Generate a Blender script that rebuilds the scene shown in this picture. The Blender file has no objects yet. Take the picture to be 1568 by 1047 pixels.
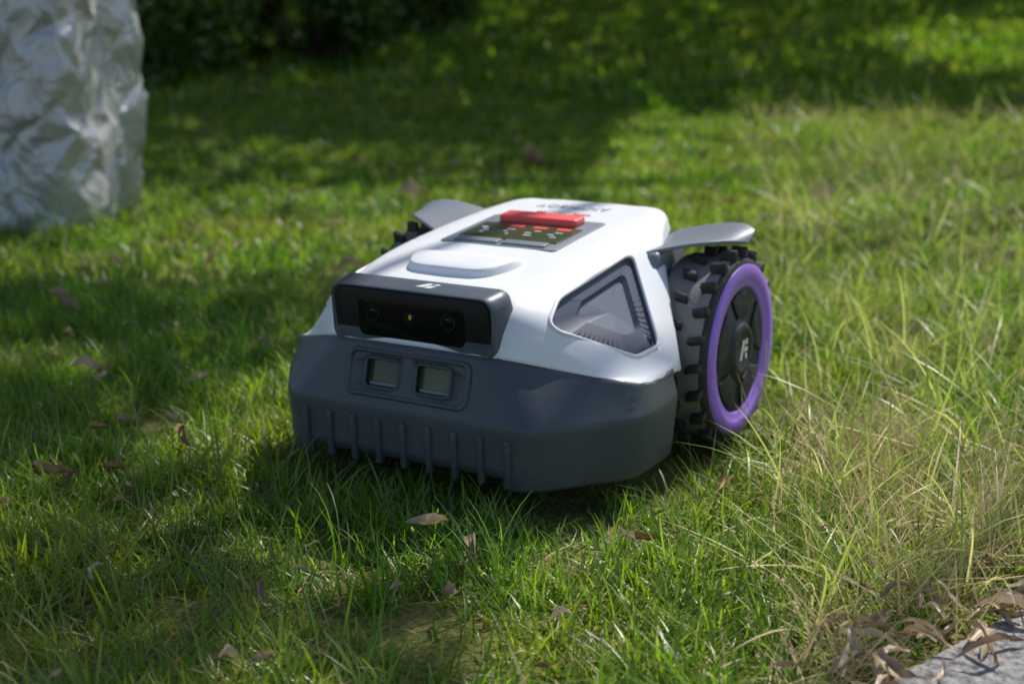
import bpy, bmesh, math, random
import numpy as np
from mathutils import Vector, Matrix, noise
from mathutils.bvhtree import BVHTree
random.seed(7); rng=np.random.default_rng(7)
scn=bpy.context.scene
COL=bpy.context.collection
# ------------------------------------------------------------ camera frame (world coordinates)
CAM=Vector((1.472,0.840,0.539)); YAW=.5270; PIT=.2372
DV=Vector((-math.cos(YAW),-math.sin(YAW),0)); RV=Vector((DV.y,-DV.x,0))
def DR(d,r,z=0.): 
    p=Vector((CAM.x,CAM.y,0))+DV*d+RV*r; p.z=z; return p
def toDR(x,y):
    v=np.asarray(x)-CAM.x,np.asarray(y)-CAM.y
    return v[0]*DV.x+v[1]*DV.y, v[0]*RV.x+v[1]*RV.y
def gh(x,y):
    d,r=toDR(x,y)
    e=np.maximum(np.asarray(d)-4,0)
    return .085*e*e/(e+1.5)
# ------------------------------------------------------------ materials
def mat(name):
    m=bpy.data.materials.new(name); m.use_nodes=True
    nt=m.node_tree; b=nt.nodes['Principled BSDF']; return m,nt,b
def N(nt,t,**k):
    n=nt.nodes.new(t)
    for a,v in k.items(): setattr(n,a,v)
    return n
def plastic(name,col,rough=.45,var=.12,bump=.02,scale=900,dust=0,coat=0,spec=.5):
    m,nt,b=mat(name)
    tc=N(nt,'ShaderNodeTexCoord')
    n1=N(nt,'ShaderNodeTexNoise'); n1.inputs['Scale'].default_value=9; n1.inputs['Detail'].default_value=5
    nt.links.new(tc.outputs['Object'],n1.inputs['Vector'])
    r=N(nt,'ShaderNodeValToRGB'); c=col
    r.color_ramp.elements[0].position=.3; r.color_ramp.elements[1].position=.7
    r.color_ramp.elements[0].color=(c[0]*(1-var),c[1]*(1-var),c[2]*(1-var),1)
    r.color_ramp.elements[1].color=(min(1,c[0]*(1+var*.5)),min(1,c[1]*(1+var*.5)),min(1,c[2]*(1+var*.5)),1)
    nt.links.new(n1.outputs['Fac'],r.inputs['Fac'])
    out=r.outputs['Color']
    if dust>0:
        n3=N(nt,'ShaderNodeTexNoise'); n3.inputs['Scale'].default_value=70; n3.inputs['Detail'].default_value=8;n3.inputs['Roughness'].default_value=.7
        nt.links.new(tc.outputs['Object'],n3.inputs['Vector'])
        rr=N(nt,'ShaderNodeValToRGB'); rr.color_ramp.elements[0].position=.52; rr.color_ramp.elements[1].position=.75
        rr.color_ramp.elements[1].color=(dust,dust,dust,1)
        nt.links.new(n3.outputs['Fac'],rr.inputs['Fac'])
        mx=N(nt,'ShaderNodeMixRGB'); mx.inputs['Color2'].default_value=(.25,.22,.17,1)
        nt.links.new(rr.outputs['Color'],mx.inputs['Fac']); nt.links.new(out,mx.inputs['Color1']); out=mx.outputs['Color']
    nt.links.new(out,b.inputs['Base Color'])
    if bump>.03:
        n2=N(nt,'ShaderNodeTexNoise'); n2.inputs['Scale'].default_value=scale
        nt.links.new(tc.outputs['Object'],n2.inputs['Vector'])
        bp=N(nt,'ShaderNodeBump'); bp.inputs['Strength'].default_value=bump; bp.inputs['Distance'].default_value=.002
        nt.links.new(n2.outputs['Fac'],bp.inputs['Height']); nt.links.new(bp.outputs['Normal'],b.inputs['Normal'])
    b.inputs['Roughness'].default_value=rough; b.inputs['Coat Weight'].default_value=coat
    b.inputs['Specular IOR Level'].default_value=spec
    return m
M_white=plastic('white_plastic',(.80,.80,.81),.34,.05,.02,dust=.05)
M_grey=plastic('grey_plastic',(.062,.075,.088),.42,.14,.15,dust=.12)
M_grey2=plastic('light_grey_plastic',(.17,.195,.225),.42,.08,.05)
M_modg=plastic('module_grey',(.085,.10,.125),.4,.08,.05)
M_pan=plastic('window_grey',(.135,.145,.18),.5,.1,.05,spec=.25)
M_panD=plastic('window_grey_dark',(.085,.095,.13),.5,.1,.05,spec=.25)
M_dark=plastic('dark_plastic',(.024,.025,.027),.5,.2,.1,dust=.14)
M_gloss=plastic('gloss_black',(.006,.006,.008),.12,.1,0,spec=.25)
M_black=plastic('black_plastic',(.012,.012,.014),.42,.1,.1,spec=.3)
M_rub=plastic('rubber',(.25,.24,.22),.75,.3,.4,300,dust=.6)
M_rubD=plastic('rubber_dark',(.026,.025,.023),.65,.25,.4,300,dust=.3)
M_pur=plastic('purple_plastic',(.38,.19,.74),.38,.06,.04,dust=.08)
M_red=plastic('red_plastic',(.82,.10,.09),.4,.08,.03)
M_screen=plastic('screen_glass',(.065,.078,.034),.22,.2,0)
M_olive=plastic('sensor_glass',(.085,.095,.040),.25,.6,0)
M_mark=plastic('grey_print',(.42,.44,.46),.5,.05,0)
M_markw=plastic('white_print',(.75,.78,.76),.5,.05,0)
# ------------------------------------------------------------ mesh helpers
root=bpy.data.objects.new('robot_lawn_mower',None); COL.objects.link(root)
def obj(name,verts,faces,m,parent=root,smooth=True):
    me=bpy.data.meshes.new(name); me.from_pydata([tuple(v) for v in verts],[],faces); me.update()
    if smooth: me.polygons.foreach_set('use_smooth',[True]*len(me.polygons))
    o=bpy.data.objects.new(name,me); COL.objects.link(o)
    if m: me.materials.append(m)
    if parent: o.parent=parent
    return o
def fixn(o):
    bm=bmesh.new(); bm.from_mesh(o.data); bmesh.ops.recalc_face_normals(bm,faces=bm.faces); bm.to_mesh(o.data); bm.free()
def bevel(o,w,seg=3,ang=30):
    b=o.modifiers.new('b','BEVEL'); b.width=w; b.segments=seg; b.limit_method='ANGLE'; b.angle_limit=math.radians(ang); b.harden_normals=False
    return b
def box(name,c,s,m,bw=.002,rot=None,parent=root):
    v=[Vector((x*s[0]/2,y*s[1]/2,z*s[2]/2)) for x in(-1,1) for y in(-1,1) for z in(-1,1)]
    f=[(0,1,3,2),(4,6,7,5),(0,4,5,1),(2,3,7,6),(0,2,6,4),(1,5,7,3)]
    R=rot if rot else Matrix.Identity(3)
    v=[R@p+Vector(c) for p in v]
    o=obj(name,v,f,m,parent,smooth=bool(bw)); 
    if bw: bevel(o,bw)
    return o
def prism(name,pts,d0,d1,m,bw=.001,parent=root):
    n=len(pts); v=[Vector(p)+Vector(d0) for p in pts]+[Vector(p)+Vector(d1) for p in pts]
    f=[tuple(range(n))[::-1],tuple(range(n,2*n))]+[(i,(i+1)%n,n+(i+1)%n,n+i) for i in range(n)]
    o=obj(name,v,f,m,parent,smooth=bool(bw)); fixn(o)
    if bw: bevel(o,bw,2)
    return o
def rrect(w,h,r,n=6,cx=0,cy=0):
    p=[]
    for (sx,sy,a0) in ((1,1,0),(-1,1,90),(-1,-1,180),(1,-1,270)):
        for i in range(n+1):
            a=math.radians(a0+90*i/n); p.append((cx+sx*(w/2-r)+r*math.cos(a)*1.0,cy+sy*(h/2-r)+r*math.sin(a)))
    return p
def roundpoly(pts,r,n=5):
    out=[];k=len(pts)
    for i in range(k):
        p=Vector(pts[i]);a=Vector(pts[i-1]);b=Vector(pts[(i+1)%k])
        da=(a-p);db=(b-p);ra=min(r,da.length*.45);rb=min(r,db.length*.45)
        p0=p+da.normalized()*ra;p1=p+db.normalized()*rb
        for j in range(n+1):
            t=j/n; out.append((1-t)**2*p0+2*t*(1-t)*p+t*t*p1)
    return out
def tube(name,pts,r,m,closed=True,parent=root,n=8):
    pts=[Vector(p) for p in pts];k=len(pts);v=[];f=[]
    for i in range(k):
        a=pts[i-1] if (closed or i>0) else pts[i]; b=pts[(i+1)%k] if (closed or i<k-1) else pts[i]
        t=(b-a).normalized(); up=Vector((.3,.2,1)).normalized(); s=t.cross(up).normalized(); u=s.cross(t)
        for j in range(n):
            an=2*math.pi*j/n; v.append(pts[i]+(s*math.cos(an)+u*math.sin(an))*r)
    for i in range(k if closed else k-1):
        for j in range(n):
            f.append((i*n+j,i*n+(j+1)%n,((i+1)%k)*n+(j+1)%n,((i+1)%k)*n+j))
    if not closed: f+= [tuple(range(n)),tuple(range((k-1)*n,k*n))[::-1]]
    o=obj(name,v,f,m,parent); fixn(o); return o
def boolean(o,cutter):
    md=o.modifiers.new('bool','BOOLEAN'); md.object=cutter; md.operation='DIFFERENCE'; md.solver='EXACT'
def apply(o):
    dg=bpy.context.evaluated_depsgraph_get(); me=bpy.data.meshes.new_from_object(o.evaluated_get(dg)); o.modifiers.clear(); o.data=me
def kill(o): bpy.data.objects.remove(o,do_unlink=True)
def cr(p0,p1,p2,p3,t):
    return .5*((2*p1)+(-p0+p2)*t+(2*p0-5*p1+4*p2-p3)*t*t+(-p0+3*p1-3*p2+p3)*t**3)
def catmull(arr,n):
    K=len(arr); e=np.concatenate([[2*arr[0]-arr[1]],arr,[2*arr[-1]-arr[-2]]]); out=[]
    for i in range(K-1):
        for j in range(n): out.append(cr(e[i],e[i+1],e[i+2],e[i+3],j/n))
    out.append(arr[-1]); return np.array(out)
# ------------------------------------------------------------ white shell
rows=[
[(.252,0,.177),(.250,.06,.1765),(.245,.111,.175),(.203,.172,.159),(.156,.233,.143)],
[(.238,0,.213),(.237,.06,.213),(.229,.117,.204),(.190,.174,.178),(.132,.237,.1385)],
[(.215,0,.2385),(.214,.06,.238),(.201,.122,.227),(.164,.171,.199),(.108,.237,.136)],
[(.120,0,.2555),(.120,.067,.255),(.108,.132,.248),(.083,.173,.213),(.080,.236,.1345)],
[(.0,0,.270),(.0,.068,.2695),(.0,.131,.263),(.012,.171,.221),(.056,.234,.134)],
[(-.1,0,.280),(-.1,.065,.2795),(-.095,.124,.274),(-.03,.167,.234),(.047,.2335,.134)],
[(-.178,0,.2865),(-.178,.06,.286),(-.172,.112,.281),(-.075,.156,.251),(.038,.233,.134)],
[(-.196,0,.268),(-.196,.06,.268),(-.188,.114,.262),(-.084,.155,.238),(.034,.230,.129)]]
G=np.array(rows)
full=np.concatenate([G[:,:0:-1]*np.array([1,-1,1]),G],axis=1)
d1=catmull(full,8); d2=catmull(np.swapaxes(d1,0,1),8); S=np.swapaxes(d2,0,1)
nr,nc=S.shape[:2]
V=[tuple(p) for p in S.reshape(-1,3)]
F=[(i*nc+j,(i+1)*nc+j,(i+1)*nc+j+1,i*nc+j+1) for i in range(nr-1) for j in range(nc-1)]
shell=obj('white_shell',V,F,M_white)
fixn(shell)
bvh=BVHTree.FromPolygons(V,F)
if shell.data.polygons[len(F)//2].normal.z<0: shell.data.flip_normals()
sd=shell.modifiers.new('s','SOLIDIFY'); sd.thickness=.004; sd.offset=-1
def onshell(p,n):
    h=bvh.ray_cast(Vector(p)+Vector(n)*.06,-Vector(n)); return h[0] if h[0] else Vector(p)
def roofz(x,y):
    h=bvh.ray_cast(Vector((x,y,.5)),Vector((0,0,-1))); return h[0].z
for sgn in (1,-1):
    P=[Vector(p) for p in ((.200,.145,.210),(.166,.136,.227),(.004,.142,.252),(-.006,.147,.248),(.052,.204,.163),(.062,.209,.158),(.118,.208,.158),(.194,.154,.196))]
    P=[Vector((p.x,p.y*sgn,p.z)) for p in P]
    c=sum(P,Vector())/len(P)
    n=Vector((.12,.70*sgn,.70)).normalized()
    fl=[p-n*((p-c)@n) for p in P]
    fl=roundpoly(fl,.010,4)
    on=[onshell(p,n) for p in fl]
    cut=prism('cut',fl,n*.05,-n*.05,None,0); boolean(shell,cut)
    bpy.context.view_layer.update(); apply(shell); kill(cut)
    tube('window_rim',on,.0026,M_white)
    cc=sum(on,Vector())/len(on)
    def loop(s,dep,off=Vector()): return [cc+(p-cc)*s-n*dep+off for p in on]
    off=Vector((-.012,.0,.006)); off.y*=sgn
    L=[loop(1.01,.000),loop(.985,.003),loop(.95,.0045),loop(.60,.0075,off),loop(.53,.013,off),loop(.30,.013,off)]
    k=len(on); v=[p for l in L for p in l]+[cc+off-n*.013]; f=[]
    for a in range(len(L)-1):
        for i in range(k): f.append((a*k+i,a*k+(i+1)%k,(a+1)*k+(i+1)%k,(a+1)*k+i))
    for i in range(k): f.append(((len(L)-1)*k+i,(len(L)-1)*k+(i+1)%k,len(v)-1))
    w=obj('side_window',v,f,M_panD,smooth=False); fixn(w); w.data.materials.append(M_pan)
    for i,pl in enumerate(w.data.polygons):
        if k*4<=i: pl.material_index=1
    def rim(t,s): 
        seq=[P[3],P[4],P[5],P[6],P[7]]; q=t*4; i=min(3,int(q)); e=seq[i]*(1-(q-i))+seq[i+1]*(q-i)
        return cc+(e-cc)*s
    for q in range(44):
        t=.10+.86*q/43
        o0=rim(t,.92); o1=o0+((cc+off-o0).normalized())*.014
        o0=onshell(o0,n)-n*.0052; o1=onshell(o1,n)-n*.0072
        tube('window_rib',[o0,o1],.0006,M_dark,False,n=4)
# ------------------------------------------------------------ bumper
mid=np.array([(.270,0),(.270,.045),(.270,.09),(.270,.135),(.266,.158),(.253,.175),(.230,.193),(.205,.212),(.180,.232),(.164,.2405),(.132,.2435),(.095,.2430),(.066,.2410),(.053,.235),(.048,.218),(.048,.19)])
seam=np.array([(.254,0,.1775),(.253,.045,.177),(.250,.085,.176),(.246,.110,.1755),(.239,.121,.1725),(.227,.137,.168),(.209,.164,.161),(.190,.188,.154),(.169,.218,.1467),(.156,.2335,.1428),(.131,.2370,.1385),(.097,.2370,.1355),(.066,.2350,.1345),(.053,.228,.133),(.048,.213,.132),(.048,.19,.131)])
def lev(z): return np.array([(p[0],p[1],z) for p in mid])
cre=np.array([(p[0]-.001,p[1],.109) for p in mid])
L=[]
for z,s in ((.036,.966),(.040,.974),(.06,.984),(.085,.993),(.100,.999),(.1075,1.0)): 
    a=lev(z); a[:,0]=.048+(a[:,0]-.048)*(1-(1-s)*.5) ; a[:,1]*=s; L.append(a)
for t in (.03,.3,.6,.9,1.0):
    L.append(cre+(seam-cre)*t)
L.append(seam+np.array([-.004,0,.0005])*1.0)
L=np.array(L); fullb=np.concatenate([L[:,:0:-1]*np.array([1,-1,1]),L],axis=1)
nr,nc=fullb.shape[:2]
bump=obj('front_bumper',fullb.reshape(-1,3).tolist(),[(i*nc+j,i*nc+j+1,(i+1)*nc+j+1,(i+1)*nc+j) for i in range(nr-1) for j in range(nc-1)],M_grey)
fixn(bump)
cpoly=max(bump.data.polygons,key=lambda p:p.center.x)
if cpoly.normal.x<0: bump.data.flip_normals()
sd=bump.modifiers.new('s','SOLIDIFY'); sd.thickness=.005; sd.offset=-1
slx=Vector((-.0165,0,.068)).normalized()
nb=Vector((.068,0,.0165)).normalized()
oc=Vector((.2595,0,.1405))
def fr(y,h): return oc+Vector((0,y,0))+slx*h
def frl(pts): return [fr(a,b) for a,b in pts]
cuts=[]
for sy in (-1,1):
    c=prism('cut',frl(rrect(.044,.031,.005,4,sy*.034,.0025)),nb*.03,-nb*.03,None,0); cuts.append(c)
c=box('cut',(.262,0,.034),(.08,.256,.032),None,0); cuts.append(c)
for c in cuts: boolean(bump,c)
bpy.context.view_layer.update(); apply(bump)
for c in cuts: kill(c)
tube('sensor_frame',[p+nb*.001 for p in frl(rrect(.158,.049,.009,5,0,.002))],.0032,M_grey)
for sy in (-1,1):
    tube('sensor_window_rim',[p+nb*.0008 for p in frl(rrect(.046,.033,.006,5,sy*.034,.0025))],.0021,M_grey)
    prism('sensor_window',frl(rrect(.046,.033,.006,4,sy*.034,.0025)),-nb*.006,-nb*.008,M_olive,0)
    prism('sensor_sill',frl([(sy*.034-.018,-.011),(sy*.034+.018,-.011),(sy*.034+.018,-.008),(sy*.034-.018,-.008)]),-nb*.003,-nb*.0058,M_grey2,0)
for i in range(9):
    y=-.135+i*.27/8
    z0=.040; z1=.094
    pts=[Vector((.2670,y-.0035,z0)),Vector((.2670,y+.0035,z0)),Vector((.2700,y+.0035,z1-.003)),Vector((.2700,y+.002,z1)),Vector((.2700,y-.002,z1)),Vector((.2700,y-.0035,z1-.003))]
    prism('bumper_rib',pts,(.0040,0,0),(-.006,0,0),M_grey,.0015)
# ------------------------------------------------------------ camera module
mo=rrect(.214,.066,.014,6)
k=len(mo); loops=[]
for (x,sy,ins,dz) in ((.2485,.970,.003,0),(.2520,.978,.0015,0),(.2530,.986,0,0),(.2515,.998,-.001,0),(.245,1.012,-.0015,.001),(.232,1.032,-.0015,.003),(.222,1.045,-.002,.0045),(.217,1.048,-.0005,.0035),(.212,1.045,.003,-.002)):
    lp=[]
    for a,b in mo:
        bb=b-(ins if b>0 else -ins)
        w=(b+.033)/.066
        xx=x+.003*(b/.033)
        if x<.25: xx=.250-( .250-x)*(.25+.75*w)
        lp.append(Vector((xx,a*(1+(sy-1)*(.3+.7*w if sy>1 else 1)),.2065+bb+dz*w)))
    loops.append(lp)
v=[p for l in loops for p in l]; f=[]
for a in range(len(loops)-1):
    for i in range(k): f.append((a*k+i,a*k+(i+1)%k,(a+1)*k+(i+1)%k,(a+1)*k+i))
f.append(tuple(range(k)))
mod=obj('camera_module',v,f,M_modg); fixn(mod)
prism('camera_face',[Vector((.2505+.003*(b/.033),a*.955,.2065+b*.92)) for a,b in mo],(.0005,0,0),(-.004,0,0),M_black,.0008)
prism('camera_glass',[Vector((.2515+.003*(b/.033),a,.2045+b)) for a,b in rrect(.140,.044,.008,5)],(.0006,0,0),(-.004,0,0),M_gloss,.0006)
for i,y in enumerate((-.05,0,.05)):
    def circ(r,x): return [Vector((x,y+r*math.cos(t*math.pi/12),.209+r*math.sin(t*math.pi/12))) for t in range(24)]
    tube('lens_ring',circ(.0085 if i!=1 else .006,.2528),.0009,M_black)
    prism('lens',circ(.006 if i!=1 else .004,.2532),(0,0,0),(-.003,0,0),M_gloss,.0005)
m,nt,b=mat('amber_lens'); b.inputs['Base Color'].default_value=(.6,.42,.03,1); b.inputs['Roughness'].default_value=.2; M_amb=m
prism('lens_core',[Vector((.2538,.001+.0022*math.cos(t*math.pi/6),.210+.003*math.sin(t*math.pi/6))) for t in range(12)],(0,0,0),(-.002,0,0),M_amb,0)
V=[];F=[]
for sy in (-1,1):
    for a in range(6):
        for bq in range(9):
            b0=len(V); y=sy*(.077+a*.0042); z=.187+bq*.005; x=.2516+.003*((z-.2065)/.033)
            V+=[(x,y-.0005,z-.0005),(x,y+.0005,z-.0005),(x,y+.0005,z+.0005),(x,y-.0005,z+.0005)]; F.append((b0,b0+1,b0+2,b0+3))
obj('module_vents',V,F,M_dark,smooth=False)
zt=.2415
lg=[[(0,0),(.008,.010),(.013,.010),(.007,0)],[(.009,-.001),(.012,.004),(.018,.004),(.015,-.001)],[(.013,.006),(.016,.010),(.020,.010),(.018,.006)]]
for pg in lg:
    prism('module_logo',[Vector((.243-q[1]*1.7,(q[0]-.008)*1.3+.012,zt+.0006+.14*q[1])) for q in pg],(0,0,.0014),(0,0,-.004),M_markw,0)
# ------------------------------------------------------------ roof details
sl=math.atan2(roofz(-.05,0)-roofz(.06,0),.11)
def roofplate(name,x0,x1,hy,dz0,dz1,m,r=.006,yc=0,bw=.001):
    w=x1-x0; base=rrect(w,2*hy,r,4)
    lp=[Vector(((x0+x1)/2+a,yc+b,roofz((x0+x1)/2+a,0))) for a,b in base]
    return prism(name,lp,(0,0,dz0),(0,0,dz1),m,bw)
roofplate('panel_recess',-.070,.068,.081,-.004,.0010,M_grey2,.006)
roofplate('display_screen',-.026,.042,.070,-.002,.0022,M_screen,.003)
roofplate('stop_button',-.062,-.032,.056,0,.0105,M_red,.006,bw=.003)
for a in range(2):
    roofplate('panel_hinge',.046,.062,.030,0,.0035,M_grey2,.002,yc=-.033+a*.066)
random.seed(3)
for i in range(4):
    y=-.05+i*.033
    for j in range(3):
        roofplate('display_icon',.018-j*.010,.022-j*.010,.002+.004*random.random(),0,.0026,M_mark if i else M_markw,.0008,yc=y+random.uniform(-.006,.006),bw=0)
    if i in(1,2,3): roofplate('display_icon_red',-.020,-.011,.010,0,.0026,M_red,.001,yc=y,bw=0)
pad=[(.108,-.072),(.108,.072),(.150,.068),(.184,.050),(.184,-.050),(.150,-.068)]
pad=roundpoly([Vector((a,b,0)) for a,b in pad],.02,5)
V=[];n=len(pad);cc=Vector((.143,0,0))
for s,dz in ((1.03,-.003),(1.0,.001),(.985,.0055),(.96,.0085),(.93,.0095),(.5,.0098)):
    for p in pad:
        q=cc+(p-cc)*s; h=dz*max(0.1,min(1,(q.x-.104)/.035)); V.append(Vector((q.x,q.y,roofz(q.x,q.y*.6)+h)))
V.append(Vector((.143,0,roofz(.143,0)+.0098)))
F=[(a*n+i,a*n+(i+1)%n,(a+1)*n+(i+1)%n,(a+1)*n+i) for a in range(5) for i in range(n)]+[(5*n+i,5*n+(i+1)%n,6*n) for i in range(n)]
o=obj('sensor_pad',V,F,M_white); fixn(o)
def text(s,loc,size,m,rotz,name):
    cu=bpy.data.curves.new(name,'FONT'); cu.body=s; cu.size=size; cu.extrude=.0003; cu.align_x='CENTER'; cu.align_y='CENTER'
    o=bpy.data.objects.new(name,cu); COL.objects.link(o); cu.materials.append(m); o.parent=root
    o.location=loc
    o.rotation_euler=(Matrix.Rotation(sl*.8,4,'Y')@Matrix.Rotation(rotz,4,'Z')).to_euler()
    return o
text('ANTHBOT',(-.135,.0,roofz(-.135,0)+.0006),.022,M_mark,-math.pi/2,'roof_lettering')
text('GENIE',(-.100,.03,roofz(-.103,0)+.0006),.009,M_red,-math.pi/2,'roof_lettering_small')
text('600',(-.100,-.03,roofz(-.103,0)+.0006),.009,M_red,-math.pi/2,'roof_lettering_small')
# ------------------------------------------------------------ chassis
prof=[(0,.263),(.095,.261),(.122,.248),(.148,.215),(.165,.175),(.167,.06),(.15,.045),(0,.045)]
prof=[(a,b) for a,b in prof]+[(-a,b) for a,b in prof[::-1] if a>0]
prism('chassis',[Vector((0,a,b)) for a,b in prof],(.03,0,0),(-.195,0,0),M_dark,.006)
prism('front_chassis',[Vector((a,b,0)) for a,b in [(.03,-.19),(.13,-.2),(.235,-.14),(.235,.14),(.13,.2),(.03,.19)]],(0,0,.055),(0,0,.125),M_dark,.004)
prism('cutting_deck',[Vector((.04+.10*math.cos(t*math.pi/16),.10*math.sin(t*math.pi/16),0)) for t in range(32)],(0,0,.03),(0,0,.06),M_black,.003)
for sy in(-1,1):
    c=Vector((.175,sy*.095,.027))
    prism('front_caster',[c+Vector((.027*math.cos(t*math.pi/12),0,.027*math.sin(t*math.pi/12))) for t in range(24)],(0,.012,0),(0,-.012,0),M_rubD,.004)
    box('caster_fork',(.165,sy*.095,.055),(.02,.03,.04),M_dark,.003)
# ------------------------------------------------------------ wheels
def lathe(name,prof,cx,cz,sy,m,n=96,parent=root):
    V=[];F=[];k=len(prof)
    for i in range(n):
        a=2*math.pi*i/n
        for (y,r) in prof: V.append((cx+r*math.cos(a),sy*y,cz+r*math.sin(a)))
    for i in range(n):
        for j in range(k-1): F.append((i*k+j,((i+1)%n)*k+j,((i+1)%n)*k+j+1,i*k+j+1))
    o=obj(name,V,F,m,parent); fixn(o); return o
WX,WZ=-.117,.125
for sy in (1,-1):
    W_=bpy.data.objects.new('rear_wheel',None); COL.objects.link(W_); W_.parent=root
    lathe('tyre',[(.168,.06),(.168,.108),(.172,.114),(.178,.1165),(.232,.1165),(.238,.1155)],WX,WZ,sy,M_rub,parent=W_)
    lathe('tyre_sidewall',[(.238,.1155),(.243,.1140),(.2455,.111),(.2465,.1075),(.244,.09)],WX,WZ,sy,M_rubD,parent=W_)
    lathe('purple_rim',[(.243,.1085),(.2485,.1075),(.2510,.1045),(.2508,.0935),(.2500,.0905),(.2480,.0885),(.2478,.0825),(.2470,.0800),(.243,.0785)],WX,WZ,sy,M_pur,parent=W_)
    lathe('wheel_disc',[(.243,.083),(.2445,.079),(.2445,.036),(.249,.034),(.2515,.031),(.2515,.024),(.250,.022),(.250,.0001)],WX,WZ,sy,M_dark,parent=W_)
    for i in range(5):
        a0=2*math.pi*(i/5)+.35; lp=[]
        da=.50
        for t in range(9): a=a0-da+2*da*t/8; lp.append((.075,a))
        for t in range(5): a=a0+da*.62-2*da*.62*t/4; lp.append((.042,a))
        lp=[Vector((WX+r*math.cos(a),sy*.2445,WZ+r*math.sin(a))) for r,a in lp]
        prism('wheel_spoke_plate',lp,(0,0,0),(0,sy*.003,0),M_rubD,.001,parent=W_)
    for pg in ([(-.012,-.012),(-.002,.012),(.004,.012),(-.005,-.012)],[(.004,.002),(.013,.002),(.013,-.003),(.002,-.003)],[(.006,-.006),(.012,-.006),(.012,-.013),(.008,-.013)],[(.005,.006),(.009,.013),(.013,.013),(.013,.006)]):
        prism('hub_logo',[Vector((WX-q[0]*sy,sy*.2502,WZ+q[1])) for q in pg],(0,0,0),(0,sy*.0008,0),M_markw,0,parent=W_)
    V=[];F=[]
    def addbox(a,y0,y1,r0,r1,ha,tw):
        b=len(V)
        for r,hh in ((r0,ha*1.2),(r1,ha*.75)):
            for (s1,y) in ((-1,y0),(1,y0),(1,y1),(-1,y1)):
                ang=a+s1*hh/r + tw*(y-(y0+y1)/2)
                V.append((WX+r*math.cos(ang),sy*y,WZ+r*math.sin(ang)))
        for q in ((0,1,2,3),(7,6,5,4),(0,4,5,1),(1,5,6,2),(2,6,7,3),(3,7,4,0)): F.append(tuple(b+i for i in q))
    nC=22
    for i in range(nC):
        a=2*math.pi*i/nC
        addbox(a,.225,.2430,.113,.1285,.0048,2)
        addbox(a+math.pi/nC,.194,.212,.113,.1270,.0048,-2)
    o=obj('tyre_cleats',V,F,M_rubD,parent=W_); fixn(o); bevel(o,.0012,2)
    prism('axle',[Vector((WX+.03*math.cos(t*math.pi/10),0,WZ+.03*math.sin(t*math.pi/10))) for t in range(20)],(0,sy*.16,0),(0,sy*.244,0),M_dark,0,parent=W_)
    K=15; V=[];F=[]
    for iu in range(K):
        u=iu/(K-1)
        for iw in range(K):
            w=iw/(K-1)
            xf=-.030-.070*w**1.3; xb=-.175+.008*w
            e=max(0,(w-.7)/.3)**2.2
            xf-=.030*e; xb+=.012*e
            x=xf+(xb-xf)*u; y=.132+w*(.246-.132)
            z=.251+.018*math.sin(math.pi*.5*min(1,w*1.15))
            z+=.012*(u-.5)
            z-=.004*math.sin(math.pi*u)*math.sin(math.pi*w)
            z-=.006*max(0,(w-.8)/.2)**2
            V.append((x,y*sy,z))
    for i in range(K-1):
        for j in range(K-1): F.append((i*K+j,i*K+j+1,(i+1)*K+j+1,(i+1)*K+j))
    o=obj('wheel_fender',V,F,M_grey2); fixn(o); s=o.modifiers.new('s','SOLIDIFY'); s.thickness=.0045; s.offset=0; bevel(o,.0015,2)
    prism('fender_arm',[Vector((a,0,b)) for a,b in [(-.026,.232),(-.035,.252),(-.075,.256),(-.085,.24),(-.07,.19),(-.05,.16),(-.036,.18)]],(0,sy*.150,0),(0,sy*.168,0),M_grey2,.005)
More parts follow.
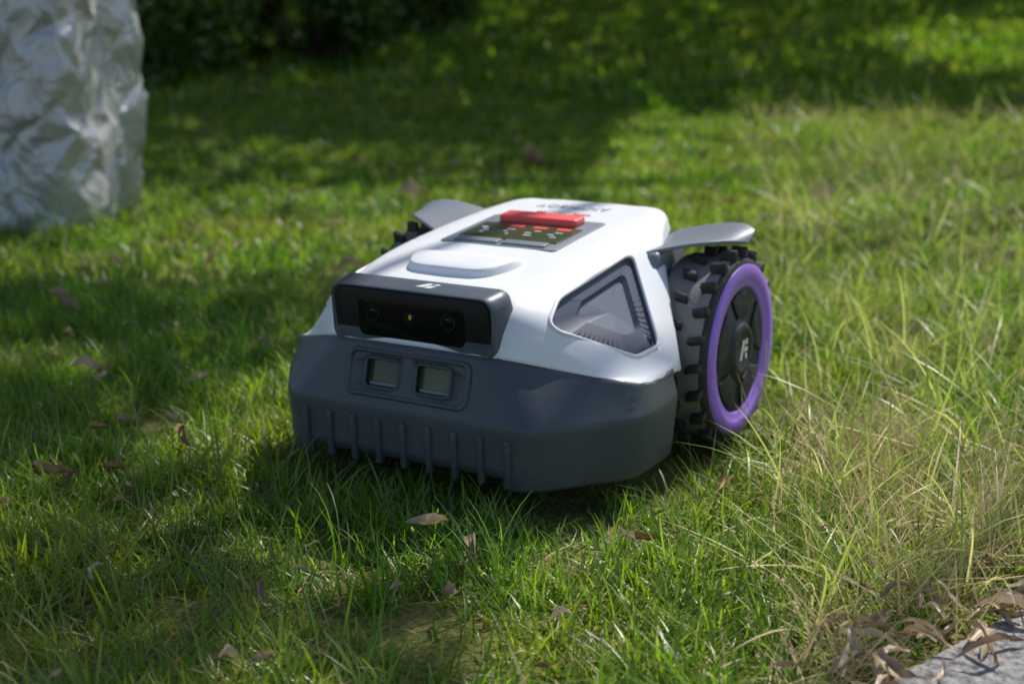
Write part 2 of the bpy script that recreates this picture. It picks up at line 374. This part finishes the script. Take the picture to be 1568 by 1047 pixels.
# ------------------------------------------------------------ ground
def terrain():
    ds=np.concatenate([np.linspace(-6,0,7),np.linspace(.4,4,40),np.linspace(4.3,16,50),np.linspace(18,80,14)])
    rs=np.concatenate([np.linspace(-70,-8,10),np.linspace(-7,-2,20),np.linspace(-1.8,1.8,50),np.linspace(2,7,20),np.linspace(8,70,10)])
    V=[];F=[]
    for d in ds:
        for r in rs:
            p=DR(d,r); z=float(gh(p.x,p.y))
            if d>15: z=float(gh(*DR(15,0)[:2]))+(d-15)*.02
            z+=.006*noise.noise(Vector((p.x*3,p.y*3,0)))-.006
            V.append((p.x,p.y,z))
    nc=len(rs)
    F=[(i*nc+j,i*nc+j+1,(i+1)*nc+j+1,(i+1)*nc+j) for i in range(len(ds)-1) for j in range(nc-1)]
    m,nt,b=mat('soil_moss')
    g=N(nt,'ShaderNodeNewGeometry')
    n1=N(nt,'ShaderNodeTexNoise'); n1.inputs['Scale'].default_value=7; n1.inputs['Detail'].default_value=4
    n2=N(nt,'ShaderNodeTexNoise'); n2.inputs['Scale'].default_value=150; n2.inputs['Detail'].default_value=5
    nt.links.new(g.outputs['Position'],n1.inputs['Vector']); nt.links.new(g.outputs['Position'],n2.inputs['Vector'])
    mm=N(nt,'ShaderNodeMath',operation='MULTIPLY_ADD'); mm.inputs[1].default_value=.7
    s=N(nt,'ShaderNodeMath',operation='MULTIPLY'); s.inputs[1].default_value=.4
    nt.links.new(n1.outputs['Fac'],s.inputs[0]); nt.links.new(n2.outputs['Fac'],mm.inputs[0]); nt.links.new(s.outputs[0],mm.inputs[2])
    r=N(nt,'ShaderNodeValToRGB'); e=r.color_ramp.elements
    e[0].position=.38; e[0].color=(.030,.038,.010,1); e[1].position=.72; e[1].color=(.26,.18,.09,1)
    x=e.new(.5); x.color=(.09,.11,.014,1); x=e.new(.6); x.color=(.16,.14,.03,1)
    nt.links.new(mm.outputs[0],r.inputs['Fac']); nt.links.new(r.outputs['Color'],b.inputs['Base Color'])
    bp=N(nt,'ShaderNodeBump'); bp.inputs['Distance'].default_value=.006; nt.links.new(n2.outputs['Fac'],bp.inputs['Height']); nt.links.new(bp.outputs['Normal'],b.inputs['Normal'])
    b.inputs['Roughness'].default_value=.95
    o=obj('ground',V,F,m,None); fixn(o)
    if o.data.polygons[0].normal.z<0:o.data.flip_normals()
terrain()
# ------------------------------------------------------------ grass
def leafmat(name,c1,c2,c3,patch=(.28,.29,.045),trans=.4,patchamt=.5,pscale=2.2,gloss=.05,tv=1.9):
    m,nt,b=mat(name); nt.nodes.remove(b)
    at=N(nt,'ShaderNodeAttribute'); at.attribute_name='rnd'
    r=N(nt,'ShaderNodeValToRGB'); e=r.color_ramp.elements
    e[0].position=0; e[0].color=(*c1,1); e[1].position=1; e[1].color=(*c3,1); x=e.new(.5); x.color=(*c2,1)
    nt.links.new(at.outputs['Fac'],r.inputs['Fac'])
    src=r.outputs['Color']
    if patchamt>0:
        g=N(nt,'ShaderNodeNewGeometry'); n1=N(nt,'ShaderNodeTexNoise'); n1.inputs['Scale'].default_value=pscale; n1.inputs['Detail'].default_value=3
        nt.links.new(g.outputs['Position'],n1.inputs['Vector'])
        rr=N(nt,'ShaderNodeValToRGB'); rr.color_ramp.elements[0].position=.42; rr.color_ramp.elements[1].position=.68; rr.color_ramp.elements[1].color=(patchamt,)*3+(1,)
        nt.links.new(n1.outputs['Fac'],rr.inputs['Fac'])
        mx=N(nt,'ShaderNodeMixRGB'); mx.inputs['Color2'].default_value=(*patch,1)
        nt.links.new(rr.outputs['Color'],mx.inputs['Fac']); nt.links.new(src,mx.inputs['Color1']); src=mx.outputs['Color']
    di=N(nt,'ShaderNodeBsdfDiffuse'); nt.links.new(src,di.inputs['Color']); out=di.outputs[0]
    if trans>0:
        tr=N(nt,'ShaderNodeBsdfTranslucent'); hs=N(nt,'ShaderNodeHueSaturation'); hs.inputs['Value'].default_value=tv; hs.inputs['Saturation'].default_value=1.08
        nt.links.new(src,hs.inputs['Color']); nt.links.new(hs.outputs['Color'],tr.inputs['Color'])
        ms=N(nt,'ShaderNodeMixShader'); ms.inputs['Fac'].default_value=trans
        nt.links.new(out,ms.inputs[1]); nt.links.new(tr.outputs[0],ms.inputs[2]); out=ms.outputs[0]
    if gloss>0:
        gl=N(nt,'ShaderNodeBsdfGlossy'); gl.inputs['Roughness'].default_value=.38; gl.inputs['Color'].default_value=(1,1,1,1)
        ms=N(nt,'ShaderNodeMixShader'); ms.inputs['Fac'].default_value=gloss
        nt.links.new(out,ms.inputs[1]); nt.links.new(gl.outputs[0],ms.inputs[2]); out=ms.outputs[0]
    nt.links.new(out,nt.nodes['Material Output'].inputs['Surface'])
    return m
M_grass=leafmat('grass_blades',(.045,.125,.012),(.105,.225,.018),(.27,.38,.05),trans=.5,gloss=.03)
M_tall=leafmat('tall_blades',(.16,.28,.03),(.34,.44,.07),(.60,.58,.22),patchamt=0,trans=.45,tv=1.6,gloss=.035)
M_straw=leafmat('dry_straw',(.46,.35,.19),(.70,.57,.34),(.40,.36,.12),patchamt=0,trans=.25,tv=1.3,gloss=.02)
def tuft(name,n,rad,lmin,lmax,w,m,lean=.6,seg=4,droop=1.0,strawmat=None,strawp=0):
    V=[];F=[];R=[];MI=[]
    for i in range(n):
        a=random.uniform(0,6.283); rr=rad*math.sqrt(random.random()); bx,by=rr*math.cos(a),rr*math.sin(a)
        L=random.uniform(lmin,lmax); az=random.uniform(0,6.283); ln=random.uniform(.1,lean); cu=random.uniform(.2,1.1)*droop
        rd=random.random(); ww=w*random.uniform(.6,1.2)
        st=random.random()<strawp
        if st: ln=random.uniform(.9,1.4); cu*=.3
        side=Vector((-math.sin(az+random.uniform(-.6,.6)),math.cos(az),0)).normalized()
        p=Vector((bx,by,-.004)); b0=len(V)
        for s in range(seg+1):
            t=s/seg; th=ln+cu*t
            wd=ww*(1-t**1.8)*.5+.00015
            V.append(p-side*wd); V.append(p+side*wd); R+= [rd,rd]
            p=p+Vector((math.cos(az)*math.sin(th),math.sin(az)*math.sin(th),math.cos(th)))*L/seg
        for s in range(seg): 
            q=b0+2*s; F.append((q,q+1,q+3,q+2)); MI.append(1 if st else 0)
    me=bpy.data.meshes.new(name); me.from_pydata([tuple(v) for v in V],[],F); me.update()
    at=me.attributes.new('rnd','FLOAT','POINT'); at.data.foreach_set('value',R)
    me.materials.append(m); me.materials.append(strawmat or m)
    me.polygons.foreach_set('material_index',MI); me.polygons.foreach_set('use_smooth',[True]*len(F))
    return bpy.data.objects.new(name,me)
def coll(name,objs):
    c=bpy.data.collections.new(name)
    for o in objs:c.objects.link(o)
    return c
def scatter(name,P,idx,scale,col,tilt=.15):
    n=len(P); me=bpy.data.meshes.new(name); me.vertices.add(n); me.vertices.foreach_set('co',np.asarray(P,dtype=np.float32).ravel())
    a=me.attributes.new('idx','INT','POINT'); a.data.foreach_set('value',np.asarray(idx,dtype=np.int32))
    rot=np.stack([rng.normal(0,tilt,n),rng.normal(0,tilt,n),rng.uniform(0,6.283,n)],-1).astype(np.float32)
    a=me.attributes.new('rot','FLOAT_VECTOR','POINT'); a.data.foreach_set('vector',rot.ravel())
    sc=np.stack([scale,scale,scale],-1).astype(np.float32)
    a=me.attributes.new('scl','FLOAT_VECTOR','POINT'); a.data.foreach_set('vector',sc.ravel())
    me.update()
    o=bpy.data.objects.new(name,me); COL.objects.link(o)
    ng=bpy.data.node_groups.new(name,'GeometryNodeTree')
    ng.interface.new_socket('Geometry',in_out='INPUT',socket_type='NodeSocketGeometry'); ng.interface.new_socket('Geometry',in_out='OUTPUT',socket_type='NodeSocketGeometry')
    gi=ng.nodes.new('NodeGroupInput'); go=ng.nodes.new('NodeGroupOutput')
    ip=ng.nodes.new('GeometryNodeInstanceOnPoints'); ci=ng.nodes.new('GeometryNodeCollectionInfo'); ci.inputs['Collection'].default_value=col
    ci.inputs['Separate Children'].default_value=True; ci.inputs['Reset Children'].default_value=True
    rl=ng.nodes.new('GeometryNodeRealizeInstances')
    def na(nm,t):
        x=ng.nodes.new('GeometryNodeInputNamedAttribute'); x.data_type=t; x.inputs['Name'].default_value=nm; return x.outputs['Attribute']
    er=ng.nodes.new('FunctionNodeEulerToRotation')
    ng.links.new(gi.outputs[0],ip.inputs['Points']); ng.links.new(ci.outputs[0],ip.inputs['Instance']); ip.inputs['Pick Instance'].default_value=True
    ng.links.new(na('idx','INT'),ip.inputs['Instance Index']); ng.links.new(na('rot','FLOAT_VECTOR'),er.inputs[0]); ng.links.new(er.outputs[0],ip.inputs['Rotation'])
    ng.links.new(na('scl','FLOAT_VECTOR'),ip.inputs['Scale']); ng.links.new(ip.outputs[0],rl.inputs[0]); ng.links.new(rl.outputs[0],go.inputs[0])
    md=o.modifiers.new('g','NODES'); md.node_group=ng
    return o
def sample(d0,d1,n,marg=.10,extra=.3):
    d=np.sqrt(rng.uniform(d0*d0,d1*d1,n)); r=rng.uniform(-1,1,n)*(.373*1.0*d*(1+marg)+extra)
    x=CAM.x+DV.x*d+RV.x*r; y=CAM.y+DV.y*d+RV.y*r
    return x,y,d,r
SA=DR(1.03,.30); SB=DR(1.15,.435); sdir=(SB-SA).normalized(); snor=Vector((-sdir.y,sdir.x,0))
if snor.dot(RV)<0: snor=-snor
def slabdist(x,y): return (x-SA.x)*snor.x+(y-SA.y)*snor.y
near=coll('grass_tufts_near',[tuft('grass_tuft_n%d'%i,17,.026,.014,.046,.0025,M_grass,lean=1.15,seg=3,strawmat=M_straw,strawp=.17) for i in range(10)])
lawn2=coll('grass_tufts_mid',[tuft('grass_tuft_m%d'%i,26,.05,.018,.052,.0048,M_grass,lean=1.0,seg=2,strawmat=M_straw,strawp=.12) for i in range(8)])
far=coll('grass_tufts_far',[tuft('grass_tuft_f%d'%i,34,.13,.04,.09,.016,M_grass,lean=.8,seg=2,strawmat=M_straw,strawp=.03) for i in range(6)])
x,y,d,r=sample(.6,2.7,11500,.1,.15)
under=(np.abs(y)<.215)&(x>-.2)&(x<.262)
tyre=(np.abs(np.abs(y)-.207)<.045)&(np.abs(x-WX)<.08)
keep=(slabdist(x,y)<.01)&~tyre
under=under[keep]; x,y,d,r=x[keep],y[keep],d[keep],r[keep]
nz=np.array([noise.noise(Vector((a*4,b*4,1.3)))+.6*noise.noise(Vector((a*13,b*13,4.3))) for a,b in zip(x,y)])
kk=rng.random(len(x))<.85+1.2*nz
x,y,d,r,nz,under=x[kk],y[kk],d[kk],r[kk],nz[kk],under[kk]
sc=rng.uniform(.65,1.2,len(x))*(1+.55*nz); sc=np.where(under,sc*.4,sc)
scatter('lawn_grass',np.stack([x,y,gh(x,y)-.004],-1),rng.integers(0,10,len(x)),sc,near)
x,y,d,r=sample(2.5,6.5,9000,.1,.3)
scatter('lawn_grass',np.stack([x,y,gh(x,y)-.004],-1),rng.integers(0,8,len(x)),rng.uniform(.7,1.3,len(x)),lawn2)
x,y,d,r=sample(6.2,15,5000,.1,.8)
scatter('lawn_grass',np.stack([x,y,gh(x,y)-.004],-1),rng.integers(0,6,len(x)),rng.uniform(.7,1.4,len(x)),far)
longs=coll('grass_tufts_long',[tuft('grass_tuft_l%d'%i,8,.025,.05,.11,.0028,M_grass,lean=.95,seg=5,droop=1.2) for i in range(6)])
x,y,d,r=sample(.8,2.6,1500,.05,.1)
k=(slabdist(x,y)<-.03)&~((np.abs(y)<.26)&(x>-.27)&(x<.275)); x,y,d,r=x[k],y[k],d[k],r[k]
scatter('long_grass',np.stack([x,y,gh(x,y)-.004],-1),rng.integers(0,6,len(x)),rng.uniform(.45,1.05,len(x)),longs)
tall=coll('tall_tufts',[tuft('tall_tuft_%d'%i,14,.04,.08,.26,.0036,M_tall,lean=.95,seg=6,droop=1.3,strawmat=M_straw,strawp=.25) for i in range(5)])
strw=coll('straw_tufts',[tuft('straw_tuft_%d'%i,20,.06,.05,.15,.0026,M_straw,lean=1.6,seg=4,droop=.5) for i in range(5)])
def wedge(n,f,spread=.22,dmax=6):
    out=[]
    while len(out)<n:
        dd=random.uniform(.9,dmax); 
        rr=f(dd)+random.gauss(0,spread)*(1+dd*.15)
        if rr<f(dd)-.08*dd: continue
        p=DR(dd,rr)
        if slabdist(p.x,p.y)<-.02 or dd>1.5: out.append((p.x,p.y,float(gh(p.x,p.y))-.004))
    return np.array(out)
P=wedge(170,lambda d:.33+.23*(d-1.2),.14,2.6)
scatter('tall_grass',P,rng.integers(0,5,len(P)),rng.uniform(.25,.85,len(P)),tall)
P=wedge(260,lambda d:.46+.20*(d-1.2),.3)
scatter('tall_grass',P,rng.integers(0,5,len(P)),rng.uniform(.4,1.1,len(P)),tall)
P=wedge(280,lambda d:.33+.22*(d-1.1),.12,1.75)
scatter('dry_straw',P,rng.integers(0,5,len(P)),rng.uniform(.35,.8,len(P)),strw,.45)
P=wedge(300,lambda d:.42+.22*(d-1.1),.25)
scatter('dry_straw',P,rng.integers(0,5,len(P)),rng.uniform(.4,.95,len(P)),strw,.45)
# ------------------------------------------------------------ paving stone
m,nt,b=mat('stone'); g=N(nt,'ShaderNodeNewGeometry'); n1=N(nt,'ShaderNodeTexNoise'); n1.inputs['Scale'].default_value=90; n1.inputs['Detail'].default_value=9; n1.inputs['Roughness'].default_value=.75
nt.links.new(g.outputs['Position'],n1.inputs['Vector']); r=N(nt,'ShaderNodeValToRGB'); r.color_ramp.elements[0].position=.36; r.color_ramp.elements[0].color=(.08,.08,.075,1); r.color_ramp.elements[1].position=.62; r.color_ramp.elements[1].color=(.50,.48,.46,1)
nt.links.new(n1.outputs['Fac'],r.inputs['Fac']); nt.links.new(r.outputs['Color'],b.inputs['Base Color']); b.inputs['Roughness'].default_value=.95; b.inputs['Specular IOR Level'].default_value=.2
bp=N(nt,'ShaderNodeBump'); bp.inputs['Distance'].default_value=.004; nt.links.new(n1.outputs['Fac'],bp.inputs['Height']); nt.links.new(bp.outputs['Normal'],b.inputs['Normal'])
A=SA-sdir*.22+snor*.012; q=[A,A+sdir*.5,A+sdir*.5+snor*.4,A+snor*.4]
o=prism('paving_stone',roundpoly([Vector((p.x,p.y,0)) for p in q],.02,4),(0,0,-.04),(0,0,.012),m,.004,parent=None)
# ------------------------------------------------------------ fallen leaves
M_leaf=leafmat('dead_leaf',(.16,.085,.045),(.34,.22,.13),(.56,.44,.31),patchamt=0,trans=.15,gloss=.04,tv=1.4)
V=[];F=[];R=[]
def leaf(p,L,az,curl,rd,tilt=.2,wf=.14):
    b=len(V); W_=L*wf
    M=Matrix.Rotation(az,3,'Z')@Matrix.Rotation(tilt,3,'Y')@Matrix.Rotation(random.uniform(-1.0,1.0),3,'X')
    ns=8; ph=random.uniform(0,6)
    for i in range(ns+1):
        t=i/ns; w=W_*math.sin(math.pi*min(1,t*.93+.05))**.8*random.uniform(.7,1.15)
        for s in (-1,-.5,0,.5,1):
            q=Vector(((t-.5)*L,s*w+.3*W_*math.sin(5*t+ph),abs(s)**1.3*w*curl*1.7+.10*L*math.sin(5*t+ph)+.06*L*random.random()))
            V.append(M@q+p); R.append(min(1,max(0,rd+random.uniform(-.25,.25))))
    for i in range(ns):
        for s in range(4): q=b+i*5+s; F.append((q,q+1,q+6,q+5))
spots=[(1.95,-.62,.06),(1.62,-.40,.045),(1.62,-.24,.04),(1.33,-.085,.05),(1.27,-.035,.045),(1.16,-.06,.035),(1.03,-.205,.025),(1.45,.23,.04),(4.6,.07,.12),(3.9,.9,.1),(3.4,.55,.06),(2.75,-.33,.07),(1.5,-.53,.045),(1.6,-.66,.05),(2.4,-.8,.07),(3.9,-.3,.08),(1.7,-.5,.04),(1.9,-.45,.04)]
for d_,r_,L_ in spots:
    p=DR(d_,r_); p.z=float(gh(p.x,p.y))+.022+.12*L_*random.random(); leaf(p,L_,random.uniform(0,6.3),random.uniform(.8,1.8),.3+.6*random.random(),random.uniform(-.35,.35))
for i in range(360):
    d_=1+6*random.random()**1.2; r_=random.uniform(-.4,.4)*d_; p=DR(d_,r_)
    if abs(p.y)<.3 and -.3<p.x<.3: continue
    p.z=float(gh(p.x,p.y))+random.uniform(.010,.030); leaf(p,random.uniform(.010,.022)*(1+.26*d_),random.uniform(0,6.3),random.uniform(.5,1.8),random.random(),random.uniform(-.6,.6))
for i in range(70):
    p=SA+sdir*random.uniform(-.05,.4)+snor*random.uniform(-.07,.05); p.z=random.uniform(.014,.03); leaf(p,random.uniform(.025,.06),random.uniform(0,6.3),random.uniform(.2,1),.3+.7*random.random(),random.uniform(-.3,.3),random.uniform(.04,.12))
o=obj('fallen_leaves',V,F,M_leaf,None); a=o.data.attributes.new('rnd','FLOAT','POINT'); a.data.foreach_set('value',R)
# ------------------------------------------------------------ silver tarp covered object
A=Vector((-.84,-1.745,0)); u=Vector((-.93,-.37,0)).normalized(); w=Vector((.37,-.93,0)).normalized()
LU,LW,HT=.52,.75,1.15
m,nt,b=mat('silver_fabric'); tc=N(nt,'ShaderNodeTexCoord')
n1=N(nt,'ShaderNodeTexNoise'); n1.inputs['Scale'].default_value=13; n1.inputs['Detail'].default_value=2; n1.inputs['Distortion'].default_value=.6
nt.links.new(tc.outputs['Object'],n1.inputs['Vector'])
sb=N(nt,'ShaderNodeMath',operation='SUBTRACT'); sb.inputs[1].default_value=.5; ab=N(nt,'ShaderNodeMath',operation='ABSOLUTE')
nt.links.new(n1.outputs['Fac'],sb.inputs[0]); nt.links.new(sb.outputs[0],ab.inputs[0])
bp=N(nt,'ShaderNodeBump'); bp.inputs['Distance'].default_value=.03; bp.inputs['Strength'].default_value=.55
nt.links.new(ab.outputs[0],bp.inputs['Height']); nt.links.new(bp.outputs['Normal'],b.inputs['Normal'])
b.inputs['Base Color'].default_value=(.50,.495,.49,1); b.inputs['Metallic'].default_value=.5; b.inputs['Roughness'].default_value=.42
random.seed(33)
per=rrect(LU,LW,.05,3); pl=[0]
pv=[Vector((*p,0)) for p in per]; 
for i in range(len(pv)): pl.append(pl[-1]+(pv[(i+1)%len(pv)]-pv[i]).length)
PL=pl[-1]
def perp(s):
    s%=PL
    for i in range(len(pv)):
        if s<=pl[i+1]+1e-9:
            t=(s-pl[i])/max(1e-9,pl[i+1]-pl[i]); return pv[i]+(pv[(i+1)%len(pv)]-pv[i])*t
NS=int(PL/.055); NZ=15; cen=A+u*LU/2+w*LW/2; V=[];F=[]
for iz in range(NZ+1):
    for j in range(NS):
        s=(j+random.uniform(-.42,.42)+(.5 if iz%2 else 0))*PL/NS
        t=(iz+(random.uniform(-.45,.45) if 0<iz<NZ else 0))/NZ
        p=perp(s); fl=1.0-.04*t
        q=cen+u*(p.x*fl)+w*(p.y*fl); q.z=t*HT-.01
        nrm=(q-Vector((cen.x,cen.y,q.z))).normalized()
        q+=nrm*(random.uniform(-.022,.016)+.030*math.sin(s*14+1.8*math.sin(3*t))*(1-.3*t)); V.append(q)
for iz in range(NZ):
    for j in range(NS):
        a,b_,c,d_=iz*NS+j,iz*NS+(j+1)%NS,(iz+1)*NS+(j+1)%NS,(iz+1)*NS+j
        if random.random()<.5: F+=[(a,b_,c),(a,c,d_)]
        else: F+=[(a,b_,d_),(b_,c,d_)]
F.append(tuple(range(NZ*NS,(NZ+1)*NS)))
bm=bmesh.new(); vs=[bm.verts.new(v) for v in V]
for f_ in F: bm.faces.new([vs[i] for i in f_])
bmesh.ops.recalc_face_normals(bm,faces=bm.faces)
bmesh.ops.subdivide_edges(bm,edges=bm.edges[:],cuts=1,use_grid_fill=True)
for v_ in bm.verts: v_.co+=Vector((random.gauss(0,.003),random.gauss(0,.003),random.gauss(0,.004)))
cl=bm.edges.layers.float.new('crease_edge')
for e_ in bm.edges: e_[cl]=random.choice((.0,.5,.9,1.0))
me=bpy.data.meshes.new('silver_tarp_cover'); bm.to_mesh(me); bm.free(); me.materials.append(m)
me.polygons.foreach_set('use_smooth',[True]*len(me.polygons))
o=bpy.data.objects.new('silver_tarp_cover',me); COL.objects.link(o)
ss=o.modifiers.new('s','SUBSURF'); ss.levels=2; ss.render_levels=2
P=[]
for i in range(90):
    t=random.random(); q=(A+u*LU*t if random.random()<.5 else A+w*LW*t)+Vector((random.gauss(.05,.05),random.gauss(.03,.05),0)); P.append((q.x,q.y,0))
scatter('long_grass',P,rng.integers(0,6,len(P)),rng.uniform(.6,1.4,len(P)),longs)
# ------------------------------------------------------------ foliage
M_fol=leafmat('bush_leaves',(.030,.065,.010),(.060,.120,.016),(.13,.20,.03),patchamt=0,trans=0,gloss=.03)
M_bark=plastic('bark',(.10,.075,.05),.9,.5,1,60)
def leafcloud(name,C,size,m,parent):
    C=np.asarray(C); n=len(C); 
    a=rng.normal(size=(n,3)); a/=np.linalg.norm(a,axis=1)[:,None]; b_=rng.normal(size=(n,3)); b_-=a*(a*b_).sum(1)[:,None]; b_/=np.linalg.norm(b_,axis=1)[:,None]
    s=(size*rng.uniform(.6,1.3,n))[:,None]
    Vv=np.stack([C-a*s,C-b_*s*.5,C+a*s,C+b_*s*.5],1).reshape(-1,3)
    me=bpy.data.meshes.new(name); me.vertices.add(4*n); me.vertices.foreach_set('co',Vv.astype(np.float32).ravel())
    me.loops.add(4*n); me.loops.foreach_set('vertex_index',np.arange(4*n,dtype=np.int32)); me.polygons.add(n); me.polygons.foreach_set('loop_start',np.arange(0,4*n,4,dtype=np.int32)); me.polygons.foreach_set('loop_total',np.full(n,4,dtype=np.int32))
    me.update(calc_edges=True); at=me.attributes.new('rnd','FLOAT','POINT'); at.data.foreach_set('value',np.repeat(rng.random(n),4).astype(np.float32))
    me.materials.append(m); o=bpy.data.objects.new(name,me); COL.objects.link(o); o.parent=parent; return o
def bush(name,centre,R,H,n,size=.035):
    e=bpy.data.objects.new(name,None); COL.objects.link(e)
    pts=[]
    for i in range(26):
        a=random.uniform(0,6.28); rr=R*math.sqrt(random.random())*.8; h=H*random.uniform(.1,.9)*(1-.5*(rr/R)**2)
        c=np.array([centre.x+rr*math.cos(a),centre.y+rr*math.sin(a),centre.z+h]); k=n//26
        v=rng.normal(size=(k,3)); v/=np.linalg.norm(v,axis=1)[:,None]; pts.append(c+v*(R*.30*rng.uniform(.5,1.1,k))[:,None])
        if i%2==0: tube('bush_branch',[Vector((centre.x,centre.y,centre.z-.02)),Vector((centre.x,centre.y,centre.z))*.5+Vector(c)*.5+Vector((0,0,-.05)),Vector(c)],.012,M_bark,False,e,6)
    leafcloud('bush_foliage',np.concatenate(pts),size,M_fol,e)
for d_,r_,R_,H_ in ((7.2,-1.95,.75,1.3),(7.9,-1.1,.5,1.0),(8.6,-3.2,.9,1.6),(9.5,-.6,.4,.8)):
    p=DR(d_,r_); p.z=float(gh(p.x,p.y)); bush('garden_bush',p,R_,H_,6000,.035)
e=bpy.data.objects.new('background_hedge',None); COL.objects.link(e)
pts=[]
for i in range(140):
    r_=random.uniform(-14,14); d_=15+random.gauss(0,.5); p=DR(d_,r_); h=random.uniform(.2,3.0)
    v=rng.normal(size=(160,3)); v/=np.linalg.norm(v,axis=1)[:,None]; pts.append(np.array([p.x,p.y,.8+h])+v*(.75*rng.uniform(.4,1,160))[:,None])
leafcloud('hedge_foliage',np.concatenate(pts),.12,M_fol,e)
for i in range(20):
    p=DR(15,-13+i*1.35); tube('hedge_stem',[Vector((p.x,p.y,.6)),Vector((p.x+.1,p.y,3))],.04,M_bark,False,e,6)
# ------------------------------------------------------------ sun + unseen trees added to shape the shade on the lawn
sh=(RV*.62+DV*.78).normalized(); EL=math.radians(54)
SUN=Vector((sh.x*math.cos(EL),sh.y*math.cos(EL),math.sin(EL)))
def lit(d,r):
    """sun patches wanted on the lawn, in lawn coordinates; leaves over them are left out"""
    def sm(a,b,x): t=np.clip((x-a)/(b-a),0,1); return t*t*(3-2*t)
    v=sm(-.10,.08,r-.09*(d-1))*sm(6.2,5.2,d)
    v=np.maximum(v,np.exp(-(((d-1.74)/.46)**2+((r+.03)/.38)**2)**3))
    v=np.maximum(v,.45*np.exp(-(((d-3.5)/.9)**2+((r+.5)/.75)**2)**2))
    v=np.maximum(v,.9*np.exp(-(((d-8.3)/1.5)**2+((r-3.4)/1.2)**2)**2))
    v=np.maximum(v,.04)
    return v
def canopy(name,n,hmin,hmax,size,dr,rr,trunk):  # tree out of view, added as occluder; crown shaped to cast dappled shade
    e=bpy.data.objects.new(name,None); COL.objects.link(e)
    d=rng.uniform(*dr,n); r=rng.uniform(*rr,n); z=rng.uniform(hmin,hmax,n)
    gx=CAM.x+DV.x*d+RV.x*r; gy=CAM.y+DV.y*d+RV.y*r
    C=np.stack([gx+SUN.x/SUN.z*z,gy+SUN.y/SUN.z*z,z],-1)
    nz=np.array([noise.noise(Vector((a*1.7,b*1.7,c*1.7)))+.5*noise.noise(Vector((a*5,b*5,c*5))) for a,b,c in C])
    L=lit(d,r); keep=(rng.random(n)<(1-L)**5)&(nz>-.42)  # drop leaves whose shadow would fall on the wanted sun patches
    C=C[keep]
    leafcloud('tree_foliage',C,size,M_fol,e)
    t=trunk; top=Vector((t.x,t.y,hmin+.3))
    k=10; V=[];F=[]; segs=12
    for i in range(k+1):
        tt=i/k; rad=.16*(1-.5*tt)+(.08*(1-tt*6) if tt<.16 else 0); cx=t.x+.08*math.sin(3*tt); cy=t.y+.06*math.cos(2*tt)
        for j in range(segs): a=2*math.pi*j/segs; V.append((cx+rad*math.cos(a)*(1+.1*math.sin(3*a)),cy+rad*math.sin(a),t.z-.1+(hmin+.5)*tt))
    for i in range(k):
        for j in range(segs): F.append((i*segs+j,i*segs+(j+1)%segs,(i+1)*segs+(j+1)%segs,(i+1)*segs+j))
    obj('tree_trunk',V,F,M_bark,e)
    for q in C[rng.integers(0,len(C),22)]:
        q=Vector(q); midp=(top+q)*.5+Vector((0,0,.35)); b0=Vector((t.x,t.y,hmin*random.uniform(.6,1)))
        tube('tree_limb',[b0,b0*.6+midp*.4,midp,q],.016,M_bark,False,e,6)
p=DR(6.5,4.6); p.z=float(gh(p.x,p.y)); canopy('offscreen_shade_tree',42000,3.2,4.6,.062,(.2,7),(-3.2,2.6),p)
p=DR(11,7.5); p.z=float(gh(p.x,p.y)); canopy('offscreen_shade_tree',46000,3.6,5.4,.12,(5.2,15),(-7,6),p)
# ------------------------------------------------------------ light
sun=bpy.data.lights.new('sun','SUN'); sun.energy=5.0; sun.angle=math.radians(.5); sun.color=(1,.97,.92)
so=bpy.data.objects.new('sun',sun); COL.objects.link(so); so.rotation_euler=SUN.to_track_quat('Z','Y').to_euler(); so.location=(0,0,6)
w_=bpy.data.worlds.new('World'); scn.world=w_; w_.use_nodes=True; nt=w_.node_tree
sky=nt.nodes.new('ShaderNodeTexSky'); sky.sky_type='NISHITA'; sky.sun_disc=False; sky.sun_elevation=EL; sky.sun_rotation=math.atan2(SUN.x,SUN.y)
nt.links.new(sky.outputs[0],nt.nodes['Background'].inputs['Color']); nt.nodes['Background'].inputs['Strength'].default_value=.135
scn.view_settings.view_transform='Standard'; scn.view_settings.look='None'; scn.view_settings.exposure=0
# ------------------------------------------------------------ camera
ca=bpy.data.cameras.new('camera'); ca.sensor_width=36; ca.lens=2.104*1000/1568*36; ca.clip_start=.02; ca.clip_end=500
co=bpy.data.objects.new('camera',ca); COL.objects.link(co); co.location=CAM
fw=Vector((DV.x*math.cos(PIT),DV.y*math.cos(PIT),-math.sin(PIT)))
co.rotation_euler=fw.to_track_quat('-Z','Y').to_euler()
ca.dof.use_dof=True; ca.dof.focus_distance=1.38; ca.dof.aperture_fstop=4.5
scn.camera=co
